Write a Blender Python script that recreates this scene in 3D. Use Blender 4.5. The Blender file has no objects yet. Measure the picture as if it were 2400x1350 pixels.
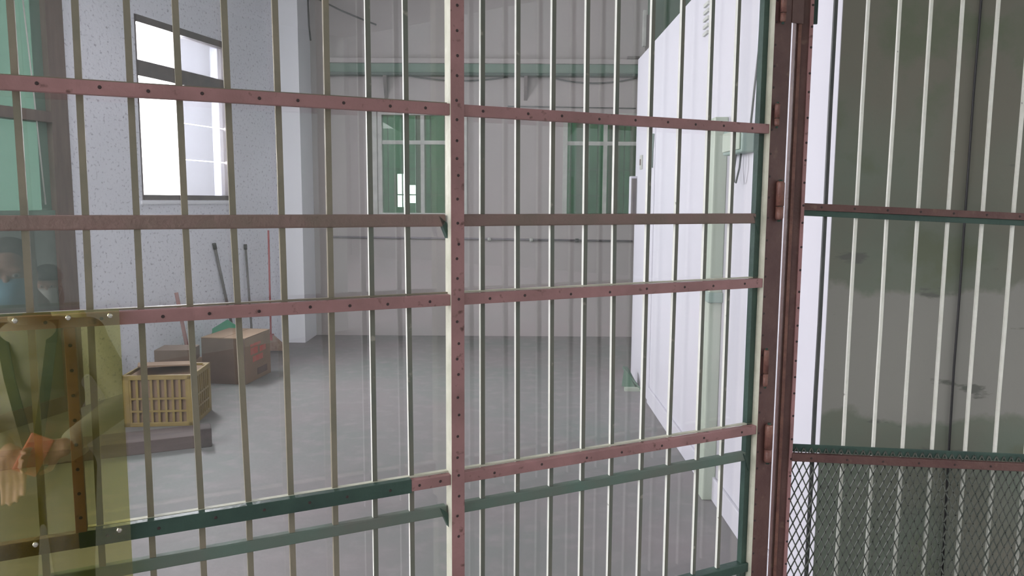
import bpy, bmesh, math, random
from mathutils import Vector, Matrix
random.seed(7)
S = bpy.context.scene
COL = S.collection

# ------------------------------------------------------------------ camera
F_PX, HC = 1800.0, 1.6
PITCH, ROLL = math.radians(6.5), math.radians(0.34)
cam = bpy.data.cameras.new('camera')
cam.sensor_width = 36.0
cam.lens = 36.0 * F_PX / 2400.0
cam.clip_start = 0.02
camo = bpy.data.objects.new('camera', cam)
COL.objects.link(camo)
_f = Vector((0, math.cos(PITCH), -math.sin(PITCH)))
_u0 = Vector((0, math.sin(PITCH), math.cos(PITCH)))
_r0 = Vector((1, 0, 0))
_r = _r0 * math.cos(ROLL) + _u0 * math.sin(ROLL)
_u = _u0 * math.cos(ROLL) - _r0 * math.sin(ROLL)
camo.matrix_world = Matrix(((_r.x, _u.x, -_f.x, 0), (_r.y, _u.y, -_f.y, 0), (_r.z, _u.z, -_f.z, HC), (0, 0, 0, 1)))
S.camera = camo
CP = Vector((0, 0, HC))

# ------------------------------------------------------------------ world, sun, exposure
w = bpy.data.worlds.new('overcast_sky')
S.world = w
w.use_nodes = True
bg = w.node_tree.nodes['Background']
bg.inputs[0].default_value = (1.0, 0.955, 1.0, 1)
bg.inputs[1].default_value = 2.0
sun = bpy.data.lights.new('bright_side_of_sky', 'SUN')
sun.energy = 0.65
sun.angle = math.radians(45)
sun.color = (1.0, 0.975, 0.985)
suno = bpy.data.objects.new('bright_side_of_sky', sun)
COL.objects.link(suno)
suno.rotation_euler = Vector((-1.0, 0.08, 0.34)).to_track_quat('Z', 'Y').to_euler()
suno.location = (-6, -3, 6)
# daylight falling in through the window of the left wall
wlamp = bpy.data.lights.new('window_daylight', 'AREA')
wlamp.shape = 'RECTANGLE'
wlamp.size = 1.0
wlamp.size_y = 1.4
wlamp.energy = 140
wlamp.color = (1.0, 0.96, 1.0)
wlo = bpy.data.objects.new('window_daylight', wlamp)
COL.objects.link(wlo)
_wd = Vector((math.sin(math.radians(15)), math.cos(math.radians(15)), 0))      # along the left wall
_wo = Vector((-_wd.y, _wd.x, 0))                                                 # out of the room
_wc = Vector((-2.585, 8.5, 2.35)) - _wd * 1.45                                    # middle of the window
wlo.location = _wc - _wd * 0.12 + _wo * 0.35 + Vector((0, 0, 0.04))
wlo.rotation_euler = (_wo + Vector((0, 0, 0.12))).to_track_quat('Z', 'Y').to_euler()
S.view_settings.view_transform = 'Standard'
S.view_settings.look = 'None'
S.view_settings.gamma = 1
S.view_settings.use_curve_mapping = False
S.view_settings.exposure = 1.68


# ------------------------------------------------------------------ measuring helpers (a picture point on a plane of the place)
def ray(x, y):
    return _f + _r * ((x - 1200) / F_PX) - _u * ((y - 675) / F_PX)


def on_plane(x, y, p, n):
    d = ray(x, y)
    return CP + d * ((Vector(p) - CP).dot(n) / d.dot(n))


def on_floor(x, y, z=0.0):
    d = ray(x, y)
    return CP + d * ((z - HC) / d.z)


# ------------------------------------------------------------------ materials
def nt_new(name):
    m = bpy.data.materials.new(name)
    m.use_nodes = True
    t = m.node_tree
    t.nodes.clear()
    out = t.nodes.new('ShaderNodeOutputMaterial')
    return m, t, out


def N(t, kind, **kw):
    n = t.nodes.new(kind)
    for k, v in kw.items():
        if isinstance(v, tuple) and k.startswith('i_'):
            n.inputs[k[2:].replace('_', ' ')].default_value = v
        elif k.startswith('i_'):
            n.inputs[k[2:].replace('_', ' ')].default_value = v
        else:
            setattr(n, k, v)
    return n


def mat(name, c1, c2=None, scale=6.0, rough=0.7, bump=0.15, metallic=0.0, lo=0.35, hi=0.65, c3=None, scale3=60.0, lo3=0.62, hi3=0.68, stretch=(1, 1, 1), spec=0.5, detail=6.0, bscale=None):
    """two colours mixed by a noise, a third in specks, fine relief"""
    m, t, out = nt_new(name)
    b = N(t, 'ShaderNodeBsdfPrincipled')
    b.inputs['Roughness'].default_value = rough
    b.inputs['Metallic'].default_value = metallic
    b.inputs['Specular IOR Level'].default_value = spec
    t.links.new(b.outputs[0], out.inputs[0])
    tc = N(t, 'ShaderNodeTexCoord')
    mp = N(t, 'ShaderNodeMapping')
    mp.inputs['Scale'].default_value = stretch
    t.links.new(tc.outputs['Object'], mp.inputs[0])
    c2 = c2 or tuple(x * 0.8 for x in c1)
    nz = N(t, 'ShaderNodeTexNoise', i_Scale=scale, i_Detail=detail, i_Roughness=0.6)
    t.links.new(mp.outputs[0], nz.inputs['Vector'])
    rp = N(t, 'ShaderNodeValToRGB')
    rp.color_ramp.elements[0].position = lo
    rp.color_ramp.elements[1].position = hi
    rp.color_ramp.elements[0].color = (*c1, 1)
    rp.color_ramp.elements[1].color = (*c2, 1)
    t.links.new(nz.outputs['Fac'], rp.inputs[0])
    col = rp.outputs[0]
    if c3:
        n3 = N(t, 'ShaderNodeTexNoise', i_Scale=scale3, i_Detail=3.0)
        t.links.new(mp.outputs[0], n3.inputs['Vector'])
        r3 = N(t, 'ShaderNodeMapRange')
        r3.inputs['From Min'].default_value = lo3
        r3.inputs['From Max'].default_value = hi3
        t.links.new(n3.outputs['Fac'], r3.inputs[0])
        mx = N(t, 'ShaderNodeMix', data_type='RGBA')
        t.links.new(r3.outputs[0], mx.inputs[0])
        t.links.new(col, mx.inputs[6])
        mx.inputs[7].default_value = (*c3, 1)
        col = mx.outputs[2]
    t.links.new(col, b.inputs['Base Color'])
    if bump:
        nb = N(t, 'ShaderNodeTexNoise', i_Scale=bscale or scale * 6, i_Detail=4.0)
        t.links.new(mp.outputs[0], nb.inputs['Vector'])
        bp = N(t, 'ShaderNodeBump', i_Strength=bump, i_Distance=0.01)
        t.links.new(nb.outputs['Fac'], bp.inputs['Height'])
        t.links.new(bp.outputs[0], b.inputs['Normal'])
    return m


def glass(name, tint, f0=0.05, rough=0.0, haze=None, haze_fac=0.0, wav=0.0):
    """thin clear sheet: see-through with Schlick reflection, optional milky film"""
    m, t, out = nt_new(name)
    geo = N(t, 'ShaderNodeNewGeometry')
    dt = N(t, 'ShaderNodeVectorMath', operation='DOT_PRODUCT')
    t.links.new(geo.outputs['Incoming'], dt.inputs[0])
    t.links.new(geo.outputs['Normal'], dt.inputs[1])
    ab = N(t, 'ShaderNodeMath', operation='ABSOLUTE')
    t.links.new(dt.outputs['Value'], ab.inputs[0])
    om = N(t, 'ShaderNodeMath', operation='SUBTRACT')
    om.inputs[0].default_value = 1.0
    t.links.new(ab.outputs[0], om.inputs[1])
    pw = N(t, 'ShaderNodeMath', operation='POWER')
    t.links.new(om.outputs[0], pw.inputs[0])
    pw.inputs[1].default_value = 5.0
    ma = N(t, 'ShaderNodeMath', operation='MULTIPLY_ADD')
    t.links.new(pw.outputs[0], ma.inputs[0])
    ma.inputs[1].default_value = 1.0 - f0
    ma.inputs[2].default_value = f0
    tr = N(t, 'ShaderNodeBsdfTransparent')
    tr.inputs[0].default_value = (*tint, 1)
    gl = N(t, 'ShaderNodeBsdfGlossy')
    gl.inputs['Roughness'].default_value = rough
    gl.inputs[0].default_value = (1, 1, 1, 1)
    if wav:
        tc = N(t, 'ShaderNodeTexCoord')
        nb = N(t, 'ShaderNodeTexNoise', i_Scale=3.0, i_Detail=1.0)
        t.links.new(tc.outputs['Object'], nb.inputs['Vector'])
        bp = N(t, 'ShaderNodeBump', i_Strength=wav, i_Distance=0.01)
        t.links.new(nb.outputs['Fac'], bp.inputs['Height'])
        t.links.new(bp.outputs[0], gl.inputs['Normal'])
    base = tr.outputs[0]
    if haze:
        df = N(t, 'ShaderNodeBsdfDiffuse')
        df.inputs[0].default_value = (*haze, 1)
        mh = N(t, 'ShaderNodeMixShader')
        mh.inputs[0].default_value = haze_fac
        t.links.new(base, mh.inputs[1])
        t.links.new(df.outputs[0], mh.inputs[2])
        base = mh.outputs[0]
    mx = N(t, 'ShaderNodeMixShader')
    t.links.new(ma.outputs[0], mx.inputs[0])
    t.links.new(base, mx.inputs[1])
    t.links.new(gl.outputs[0], mx.inputs[2])
    t.links.new(mx.outputs[0], out.inputs[0])
    return m


PINK = mat('pink_brown_paint', (0.39, 0.205, 0.205), (0.29, 0.155, 0.15), 7, 0.55, 0.25, c3=(0.12, 0.06, 0.05), scale3=34, lo3=0.62, hi3=0.72)
MAROON = mat('maroon_paint', (0.10, 0.045, 0.042), (0.135, 0.07, 0.06), 12, 0.5, 0.25, c3=(0.17, 0.10, 0.075), scale3=30, lo3=0.64, hi3=0.75)
RUST = mat('rusty_hinge_paint', (0.25, 0.12, 0.09), (0.16, 0.07, 0.06), 25, 0.45, 0.25)
CREAM = mat('cream_paint', (0.66, 0.66, 0.55), (0.5, 0.51, 0.4), 10, 0.55, 0.2)
OLIVE = mat('olive_grey_paint', (0.27, 0.235, 0.175), (0.21, 0.195, 0.145), 8, 0.55, 0.2)
BARG = mat('grey_green_bar_paint', (0.13, 0.15, 0.125), (0.17, 0.165, 0.13), 5, 0.5, 0.2, c3=(0.3, 0.29, 0.24), scale3=30, lo3=0.66, hi3=0.74)
LITSIDE = mat('lit_bar_side', (0.84, 0.85, 0.80), (0.78, 0.80, 0.73), 9, 0.5, 0.2, c3=(0.25, 0.25, 0.2), scale3=26, lo3=0.72, hi3=0.76)  # light on the bars' left faces, put into the colour
WHITEBAR = mat('chipped_white_paint', (0.85, 0.86, 0.79), (0.76, 0.77, 0.69), 14, 0.5, 0.2, c3=(0.2, 0.2, 0.16), scale3=26, lo3=0.7, hi3=0.74)
SHADEDBAR = mat('shaded_bar_grey', (0.055, 0.06, 0.06), (0.08, 0.085, 0.08), 8, 0.5, 0.2)
BROWNRAIL = mat('grey_brown_paint', (0.20, 0.155, 0.125), (0.27, 0.17, 0.155), 5, 0.6, 0.5, bscale=60)
DKGREEN = mat('dark_green_paint', (0.028, 0.06, 0.05), (0.045, 0.09, 0.07), 8, 0.45, 0.2)
GREYGREEN = mat('grey_green_paint', (0.16, 0.162, 0.14), (0.12, 0.19, 0.155), 3, 0.6, 0.3)
HOLE = mat('dark_rivet', (0.05, 0.03, 0.03), None, 30, 0.6, 0)
STEEL = mat('bright_screw', (0.75, 0.72, 0.65), None, 30, 0.25, 0, metallic=1.0)
CLEAR = glass('clear_plastic_sheet', (0.975, 0.975, 0.975), 0.05, 0.0, (0.55, 0.55, 0.55), 0.02, wav=0.02)
AMBER = glass('amber_plastic_sheet', (0.78, 0.76, 0.47), 0.12, 0.0)
MESHM = mat('green_wire', (0.07, 0.085, 0.07), (0.13, 0.14, 0.12), 20, 0.35, 0)

WHITEWALL = mat('white_wall_paint', (0.57, 0.565, 0.62), (0.545, 0.545, 0.595), 1.2, 0.6, 0.03, c3=(0.6, 0.6, 0.6), scale3=5, lo3=0.74, hi3=0.9)
LEFTWALL = mat('speckled_plaster', (0.84, 0.86, 0.92), (0.79, 0.81, 0.87), 1.5, 0.8, 0.5, c3=(0.44, 0.44, 0.5), scale3=38, lo3=0.57, hi3=0.72, bscale=45)
BACKWALL = mat('grey_mauve_wall', (0.40, 0.37, 0.36), (0.375, 0.355, 0.345), 0.8, 0.75, 0.05)
COLWHITE = mat('pilaster_paint', (0.86, 0.88, 0.92), (0.84, 0.86, 0.90), 1.5, 0.7, 0.05)
def plaster():
    m, t, out = nt_new('stained_green_plaster')
    b = N(t, 'ShaderNodeBsdfPrincipled')
    b.inputs['Roughness'].default_value = 0.85
    t.links.new(b.outputs[0], out.inputs[0])
    tc = N(t, 'ShaderNodeTexCoord')
    sp = N(t, 'ShaderNodeSeparateXYZ')
    t.links.new(tc.outputs['Object'], sp.inputs[0])

    def noise(scale, lo, hi, detail=5.0, stretch=None):
        n = N(t, 'ShaderNodeTexNoise', i_Scale=scale, i_Detail=detail, i_Roughness=0.55)
        src = tc.outputs['Object']
        if stretch:
            mp = N(t, 'ShaderNodeMapping')
            mp.inputs['Scale'].default_value = stretch
            t.links.new(src, mp.inputs[0])
            src = mp.outputs[0]
        t.links.new(src, n.inputs['Vector'])
        r = N(t, 'ShaderNodeMapRange')
        r.inputs['From Min'].default_value = lo
        r.inputs['From Max'].default_value = hi
        t.links.new(n.outputs['Fac'], r.inputs[0])
        return r.outputs[0], n.outputs['Fac']

    def mix(fac, a, c):
        x = N(t, 'ShaderNodeMix', data_type='RGBA')
        t.links.new(fac, x.inputs[0])
        if isinstance(a, tuple):
            x.inputs[6].default_value = (*a, 1)
        else:
            t.links.new(a, x.inputs[6])
        x.inputs[7].default_value = (*c, 1)
        return x.outputs[2]

    f1, _ = noise(1.3, 0.40, 0.62)
    col = mix(f1, (0.185, 0.18, 0.145), (0.165, 0.20, 0.16))
    f2, raw = noise(2.6, 0.56, 0.64, 8.0)
    col = mix(f2, col, (0.145, 0.165, 0.115))
    # smoother grey patch of newer plaster with a ragged edge
    wob = N(t, 'ShaderNodeMath', operation='MULTIPLY_ADD')
    t.links.new(raw, wob.inputs[0])
    wob.inputs[1].default_value = 0.42
    t.links.new(sp.outputs['Z'], wob.inputs[2])
    up = N(t, 'ShaderNodeMapRange')
    up.inputs['From Min'].default_value = 1.53
    up.inputs['From Max'].default_value = 1.50
    t.links.new(wob.outputs[0], up.inputs[0])
    dn = N(t, 'ShaderNodeMapRange')
    dn.inputs['From Min'].default_value = 1.03
    dn.inputs['From Max'].default_value = 1.06
    t.links.new(wob.outputs[0], dn.inputs[0])
    ml = N(t, 'ShaderNodeMath', operation='MULTIPLY')
    t.links.new(up.outputs[0], ml.inputs[0])
    t.links.new(dn.outputs[0], ml.inputs[1])
    col = mix(ml.outputs[0], col, (0.27, 0.268, 0.245))
    f4, _ = noise(5.0, 0.66, 0.70, 6.0, (0.6, 1, 2.0))
    col = mix(f4, col, (0.13, 0.135, 0.12))
    t.links.new(col, b.inputs['Base Color'])
    nb = N(t, 'ShaderNodeTexNoise', i_Scale=18.0, i_Detail=5.0)
    t.links.new(tc.outputs['Object'], nb.inputs['Vector'])
    bp = N(t, 'ShaderNodeBump', i_Strength=0.2, i_Distance=0.01)
    t.links.new(nb.outputs['Fac'], bp.inputs['Height'])
    t.links.new(bp.outputs[0], b.inputs['Normal'])
    return m


GREENWALL = plaster()
FLOORM = mat('worn_concrete', (0.225, 0.20, 0.205), (0.17, 0.195, 0.182), 0.55, 0.6, 0.15, spec=0.3, lo=0.36, hi=0.66, detail=7, c3=(0.25, 0.235, 0.235), scale3=9, lo3=0.5, hi3=0.8, bscale=30)
CEILM = mat('ceiling_paint', (0.6, 0.62, 0.6), None, 1.5, 0.8, 0.05)
BEAMG = mat('green_beam_paint', (0.12, 0.2, 0.16), (0.16, 0.24, 0.19), 4, 0.6, 0.1)
GREENP = mat('deep_green_paint', (0.05, 0.115, 0.075), (0.08, 0.14, 0.10), 3, 0.6, 0.1)
FRAMEW = mat('white_window_frame', (0.5, 0.52, 0.48), None, 8, 0.5, 0.05)
FRAMED = mat('grey_brown_window_frame', (0.13, 0.12, 0.12), (0.17, 0.15, 0.14), 8, 0.5, 0.05)
BROWNF = mat('brown_door_frame', (0.13, 0.10, 0.085), (0.17, 0.13, 0.11), 6, 0.6, 0.1, stretch=(3, 3, 0.4))
GREENGLASS = glass('green_window_glass', (0.55, 0.68, 0.60), 0.04, 0.0, (0.16, 0.26, 0.20), 0.15)
DOORGLASS = glass('pale_green_glass', (0.28, 0.40, 0.34), 0.05, 0.0, (0.22, 0.31, 0.265), 0.5)
FROST = glass('frosted_louvre_glass', (0.40, 0.41, 0.425), 0.04, 0.0, (0.7, 0.71, 0.74), 0.3)
CLEARW = glass('clear_window_glass', (0.95, 0.97, 0.97), 0.04, 0.0)


# ------------------------------------------------------------------ mesh helpers
def box(bm, x0, x1, y0, y1, z0, z1, mi=0, M=None):
    vs = [Vector(p) for p in ((x0, y0, z0), (x1, y0, z0), (x1, y1, z0), (x0, y1, z0), (x0, y0, z1), (x1, y0, z1), (x1, y1, z1), (x0, y1, z1))]
    if M:
        vs = [M @ v for v in vs]
    v = [bm.verts.new(p) for p in vs]
    fs = []
    for q in ((0, 3, 2, 1), (4, 5, 6, 7), (0, 1, 5, 4), (1, 2, 6, 5), (2, 3, 7, 6), (3, 0, 4, 7)):
        fc = bm.faces.new([v[i] for i in q])
        fc.material_index = mi
        fs.append(fc)
    return fs        # bottom, top, front(-y), right(+x), back(+y), left(-x)


def tube(bm, pts, r, seg=8, mi=0, cap=True):
    """swept round section; r a number or a list"""
    pts = [Vector(p) for p in pts]
    rs = r if isinstance(r, (list, tuple)) else [r] * len(pts)
    rings = []
    prev = None
    for i, p in enumerate(pts):
        d = (pts[min(i + 1, len(pts) - 1)] - pts[max(i - 1, 0)]).normalized()
        if prev is None:
            a = d.orthogonal().normalized()
        else:
            a = (prev - d * prev.dot(d))
            a = a.normalized() if a.length > 1e-6 else d.orthogonal().normalized()
        prev = a
        b = d.cross(a)
        rings.append([bm.verts.new(p + (a * math.cos(k * 2 * math.pi / seg) + b * math.sin(k * 2 * math.pi / seg)) * rs[i]) for k in range(seg)])
    for i in range(len(rings) - 1):
        for k in range(seg):
            f = bm.faces.new((rings[i][k], rings[i][(k + 1) % seg], rings[i + 1][(k + 1) % seg], rings[i + 1][k]))
            f.material_index = mi
            f.smooth = True
    if cap:
        bm.faces.new(rings[0][::-1]).material_index = mi
        bm.faces.new(rings[-1]).material_index = mi


def prism(bm, poly, axis_vec, mi=0):
    """polygon (list of 3d points) pushed along axis_vec"""
    a = [bm.verts.new(Vector(p)) for p in poly]
    b = [bm.verts.new(Vector(p) + Vector(axis_vec)) for p in poly]
    n = len(a)
    bm.faces.new(a[::-1]).material_index = mi
    bm.faces.new(b).material_index = mi
    for i in range(n):
        bm.faces.new((a[i], a[(i + 1) % n], b[(i + 1) % n], b[i])).material_index = mi


def obj(name, bm, mats, parent=None, bevel=0.0):
    bmesh.ops.recalc_face_normals(bm, faces=bm.faces[:])
    me = bpy.data.meshes.new(name)
    bm.to_mesh(me)
    bm.free()
    for m in (mats if isinstance(mats, (list, tuple)) else [mats]):
        me.materials.append(m)
    o = bpy.data.objects.new(name, me)
    COL.objects.link(o)
    if parent:
        o.parent = parent
    if bevel:
        md = o.modifiers.new('bevel', 'BEVEL')
        md.width = bevel
        md.segments = 2
        md.limit_method = 'ANGLE'
    return o


def link_mesh(name, me, parent, loc):
    o = bpy.data.objects.new(name, me)
    COL.objects.link(o)
    o.parent = parent
    o.location = loc
    return o


def boxo(name, mats, x0, x1, y0, y1, z0, z1, parent=None, bevel=0.0, M=None):
    bm = bmesh.new()
    box(bm, x0, x1, y0, y1, z0, z1, M=M)
    return obj(name, bm, mats, parent, bevel)


def tubeo(name, m, pts, r, parent=None, seg=8):
    bm = bmesh.new()
    tube(bm, pts, r, seg)
    return obj(name, bm, m, parent)


def tag(o, label=None, cat=None, group=None, kind=None):
    if label:
        o['label'] = label
    if cat:
        o['category'] = cat
    if group:
        o['group'] = group
    if kind:
        o['kind'] = kind
    return o


def thing(name, label, cat, loc=(0, 0, 0), rz=0.0, group=None):
    o = bpy.data.objects.new(name, None)
    o.empty_display_size = 0.1
    COL.objects.link(o)
    o.location = loc
    o.rotation_euler = (0, 0, rz)
    return tag(o, label, cat, group)


def struct(o):
    o['kind'] = 'structure'
    return o


# ------------------------------------------------------------------ the setting
CEIL = 4.35
YB = 9.0                                   # back wall
XR = 1.10                                  # face of the white wall
YE = 2.66                                  # its near end, where the green wall starts
PH = math.radians(15)                      # the left wall runs askew
LD = Vector((math.sin(PH), math.cos(PH), 0))
LN = Vector((LD.y, -LD.x, 0))
L0 = Vector((-2.585, 8.5, 0))
LROT = math.atan2(LD.y, LD.x)


def leftwall(x, y, off=0.0):
    P = on_plane(x, y, L0 + LN * off, LN)
    return (P - L0).dot(LD), P.z


def mbox(name, m, boxes, parent=None, bevel=0.0):
    bm = bmesh.new()
    for b in boxes:
        box(bm, *b)
    return obj(name, bm, m, parent, bevel)


struct(boxo('floor', FLOORM, -9, 13.2, -14, 12.6, -0.2, 0))
struct(boxo('ceiling', CEILM, -5.2, 5.0, 2.66, 9.3, CEIL, CEIL + 0.15))

# back wall with two window openings
W1 = (-1.56, -0.53, 1.40, 2.62)
W2 = (0.58, 1.56, 1.40, 2.60)
wb = struct(mbox('wall_back', BACKWALL, [
    (-2.75, W1[0], YB, YB + 0.2, 0, CEIL), (W1[1], W2[0], YB, YB + 0.2, 0, CEIL), (W2[1], 5.0, YB, YB + 0.2, 0, CEIL),
    (W1[0], W1[1], YB, YB + 0.2, 0, W1[2]), (W1[0], W1[1], YB, YB + 0.2, W1[3], CEIL),
    (W2[0], W2[1], YB, YB + 0.2, 0, W2[2]), (W2[0], W2[1], YB, YB + 0.2, W2[3], CEIL)]))
for i, W in enumerate((W1, W2)):
    x0, x1, z0, z1 = W
    fr = struct(mbox('window_%d' % (i + 1), FRAMEW, [(x0, x0 + 0.05, YB - 0.02, YB + 0.08, z0, z1), (x1 - 0.05, x1, YB - 0.02, YB + 0.08, z0, z1),
                                                     (x0 + 0.05, x1 - 0.05, YB - 0.02, YB + 0.08, z0, z0 + 0.05), (x0 + 0.05, x1 - 0.05, YB - 0.02, YB + 0.08, z1 - 0.05, z1)]))
    xm = (x0 + x1) / 2
    boxo('mullion', FRAMEW, xm - 0.022, xm + 0.022, YB, YB + 0.06, z0 + 0.05, z1 - 0.05, fr)
    zt = 2.26
    boxo('transom', FRAMEW, x0 + 0.05, x1 - 0.05, YB - 0.005, YB + 0.06, zt - 0.022, zt + 0.022, fr)
    for a, b in ((x0 + 0.05, xm - 0.022), (xm + 0.022, x1 - 0.05)):
        for c, d in ((z0 + 0.05, zt - 0.022), (zt + 0.022, z1 - 0.05)):
            boxo('pane', GREENGLASS, a, b, YB + 0.03, YB + 0.034, c, d, fr)
    for zz in (1.66, 1.96):
        boxo('guard_rod', FRAMED, x0 + 0.05, x1 - 0.05, YB + 0.09, YB + 0.10, zz - 0.006, zz + 0.006, fr)
    for k in range(6):
        xx = x0 + 0.1 + k * (x1 - x0 - 0.2) / 5
        boxo('guard_rod', FRAMED, xx - 0.006, xx + 0.006, YB + 0.10, YB + 0.112, z0, z1, fr)
# a wide pale jamb strip left of the first back window
struct(boxo('trim_1', FRAMEW, -1.66, -1.565, YB - 0.03, YB + 0.01, 1.35, 2.64))

# left wall with a window and a door, local frame: x along the wall, y out of the room
wl_root_loc = (L0.x, L0.y, 0)
s0, zt0 = leftwall(313, 28)
s1, zt1 = leftwall(532, 100)
WL = (s0, s1, 1.585, 3.11)
DL = (-3.95, -2.80, 0.0, 3.3)


def leftobj(o):
    o.location = wl_root_loc
    o.rotation_euler = (0, 0, LROT)
    return o


# local y>0 is outside the room
wl = struct(leftobj(mbox('wall_left', LEFTWALL, [
    (DL[1], WL[0], 0, 0.2, 0, CEIL), (WL[1], 0.55, 0, 0.2, 0, CEIL),
    (WL[0], WL[1], 0, 0.2, 0, WL[2]), (WL[0], WL[1], 0, 0.2, WL[3], CEIL),
    (DL[0], DL[1], 0, 0.2, DL[3], CEIL), (-6.3, DL[0], 0, 0.2, 0, CEIL)])))  # unseen near stretch, lengthened to cut daylight on the floor
x0, x1, z0, z1 = WL
xm = leftwall(428, 300)[0]
fr = struct(leftobj(mbox('window_3', FRAMED, [(x0, x0 + 0.03, 0.01, 0.09, z0, z1), (x1 - 0.04, x1, 0.01, 0.09, z0, z1),
                                              (x0 + 0.03, x1 - 0.04, 0.0, 0.09, z0, z0 + 0.045), (x0 + 0.03, x1 - 0.04, 0.0, 0.09, z1 - 0.06, z1)])))
ZM = 2.68
boxo('mullion', FRAMED, xm - 0.02, xm + 0.02, 0.02, 0.08, z0 + 0.045, z1 - 0.06, fr)
boxo('transom', FRAMED, x0 + 0.03, x1 - 0.04, 0.005, 0.085, ZM - 0.065, ZM + 0.065, fr)
for a, b, g in ((x0 + 0.03, xm - 0.02, CLEARW), (xm + 0.02, x1 - 0.04, FROST)):
    boxo('pane', g, a, b, 0.05, 0.054, ZM + 0.065, z1 - 0.06, fr)
    n = 3
    for k in range(n):
        h = (ZM - 0.065 - z0 - 0.045) / n
        boxo('pane', g, a, b, 0.05, 0.054, z0 + 0.045 + k * h, z0 + 0.045 + (k + 1) * h - 0.008, fr)
# pale reveal line under the sill
struct(leftobj(boxo('trim_2', COLWHITE, x0 - 0.02, x1 + 0.02, -0.012, 0.01, z0 - 0.035, z0 - 0.005)))

# green glazed door with a brown frame
dr = struct(leftobj(mbox('door_1', BROWNF, [(DL[1] - 0.15, DL[1], -0.02, 0.12, 0, DL[3]), (DL[0], DL[0] + 0.12, -0.05, 0.12, 0, DL[3]),
                                            (DL[0] + 0.12, DL[1] - 0.15, -0.05, 0.12, DL[3] - 0.1, DL[3])])))
dx0, dx1 = DL[0] + 0.12, DL[1] - 0.15
boxo('transom', BROWNF, dx0, dx1, -0.03, 0.1, 2.14, 2.215, dr)
boxo('lock_rail', BEAMG, dx0, dx1, 0.0, 0.06, 1.44, 1.51, dr)
boxo('mullion', BROWNF, (dx0 + dx1) / 2 - 0.03, (dx0 + dx1) / 2 + 0.03, 0, 0.06, 2.215, DL[3] - 0.1, dr)
boxo('panel', mat('grey_green_panel', (0.17, 0.21, 0.185), (0.13, 0.165, 0.145), 3, 0.5, 0.05), dx0, dx1, 0.015, 0.04, 0.12, 1.44, dr)
for c, d in ((1.51, 2.14), (2.215, DL[3] - 0.1)):
    boxo('pane', DOORGLASS, dx0, dx1, 0.03, 0.034, c, d, dr)
boxo('kick_board', BROWNF, dx0, dx1, 0.0, 0.06, 0, 0.12, dr)
tubeo('pull_cord', FRAMEW, [(dx1 - 0.17, 0.005, 3.15), (dx1 - 0.13, -0.01, 2.3), (dx1 - 0.08, 0.0, 1.55)], 0.006, dr, 6)

# pilaster in the far left corner
struct(boxo('wall_pilaster', COLWHITE, -2.72, -2.316, 8.5, 9.0, 0, CEIL))

# white wall on the right, green wall facing the street
struct(boxo('wall_right', WHITEWALL, XR, XR + 0.16, YE, 6.95, 0, 2.84))
struct(boxo('wall_front', GREENWALL, XR + 0.002, 6.0, YE - 0.001, YE + 0.2, 0, CEIL))
struct(boxo('baseboard_right', WHITEWALL, XR - 0.018, XR, 2.9, 6.0, 0, 0.13, bevel=0.004))
struct(boxo('trim_3', WHITEWALL, XR - 0.006, XR, 6.0, 6.06, 0, 2.2))
struct(boxo('wall_far_right', BACKWALL, 4.9, 5.1, YE, 9.2, 0, CEIL))
struct(boxo('wall_column', GREENP, 1.52, 2.9, 8.62, 9.0, 2.6, CEIL))
ADDEDW = mat('added_wall_dim', (0.17, 0.175, 0.17), (0.13, 0.155, 0.14), 0.4, 0.8, 0)
struct(boxo('wall_added_behind', mat('added_wall', (0.42, 0.44, 0.42), (0.34, 0.40, 0.36), 0.5, 0.8, 0.05), -7, 4.5, -4.2, -4.0, 0, 3.6))  # added unseen wall behind the camera, sized to limit the sky reflected
struct(boxo('ceiling_added_shade', CEILM, -3.2, 4.5, -4.2, 2.6, 3.5, 3.65))  # added unseen roof that cuts daylight on the gate front
struct(boxo('wall_added_end', ADDEDW, 13.0, 13.2, -14, 6, 0, 7))  # added unseen backdrop, tones down the sky mirrored in the sheet
struct(boxo('wall_added_far', ADDEDW, 2, 13.2, -14.2, -14, 0, 9))  # added unseen wall, closes a bright sky gap in the reflection

# ------------------------------------------------------------------ the folding gate
GA = math.radians(25.97)
GD = Vector((math.cos(GA), math.sin(GA), 0))
GN = Vector((GD.y, -GD.x, 0))                       # towards the street
G0 = Vector((0, 2.04, 0))


def gate(x, y, off=0.0):
    P = on_plane(x, y, G0 + GN * off, GN)
    return (P - G0).dot(GD), P.z


G = thing('barred_gate', 'pink-brown steel gate with square bars and a clear plastic sheet, left of the hinges', 'gate', G0, GA)
T_L = -1.42                                          # left end, out of the frame
t_s0, t_s1 = gate(1055, 400, 0.03)[0], gate(1087, 400, 0.03)[0]
t_r0, t_r1 = gate(1799, 400, 0.03)[0], gate(1838, 400, 0.03)[0]
GZ0, GZ1 = 0.05, 2.45
riv_bm = bmesh.new()
bmesh.ops.create_cone(riv_bm, cap_ends=True, segments=8, radius1=0.0042, radius2=0.003, depth=0.002, matrix=Matrix.Rotation(math.radians(90), 4, 'X'))
riv_me = bpy.data.meshes.new('rivet')
riv_bm.to_mesh(riv_me)
riv_bm.free()
riv_me.materials.append(HOLE)
scr_bm = bmesh.new()
bmesh.ops.create_uvsphere(scr_bm, u_segments=8, v_segments=6, radius=0.0055, matrix=Matrix.Scale(0.5, 4, (0, 1, 0)))
scr_me = bpy.data.meshes.new('screw')
scr_bm.to_mesh(scr_me)
scr_bm.free()
scr_me.materials.append(STEEL)


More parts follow.
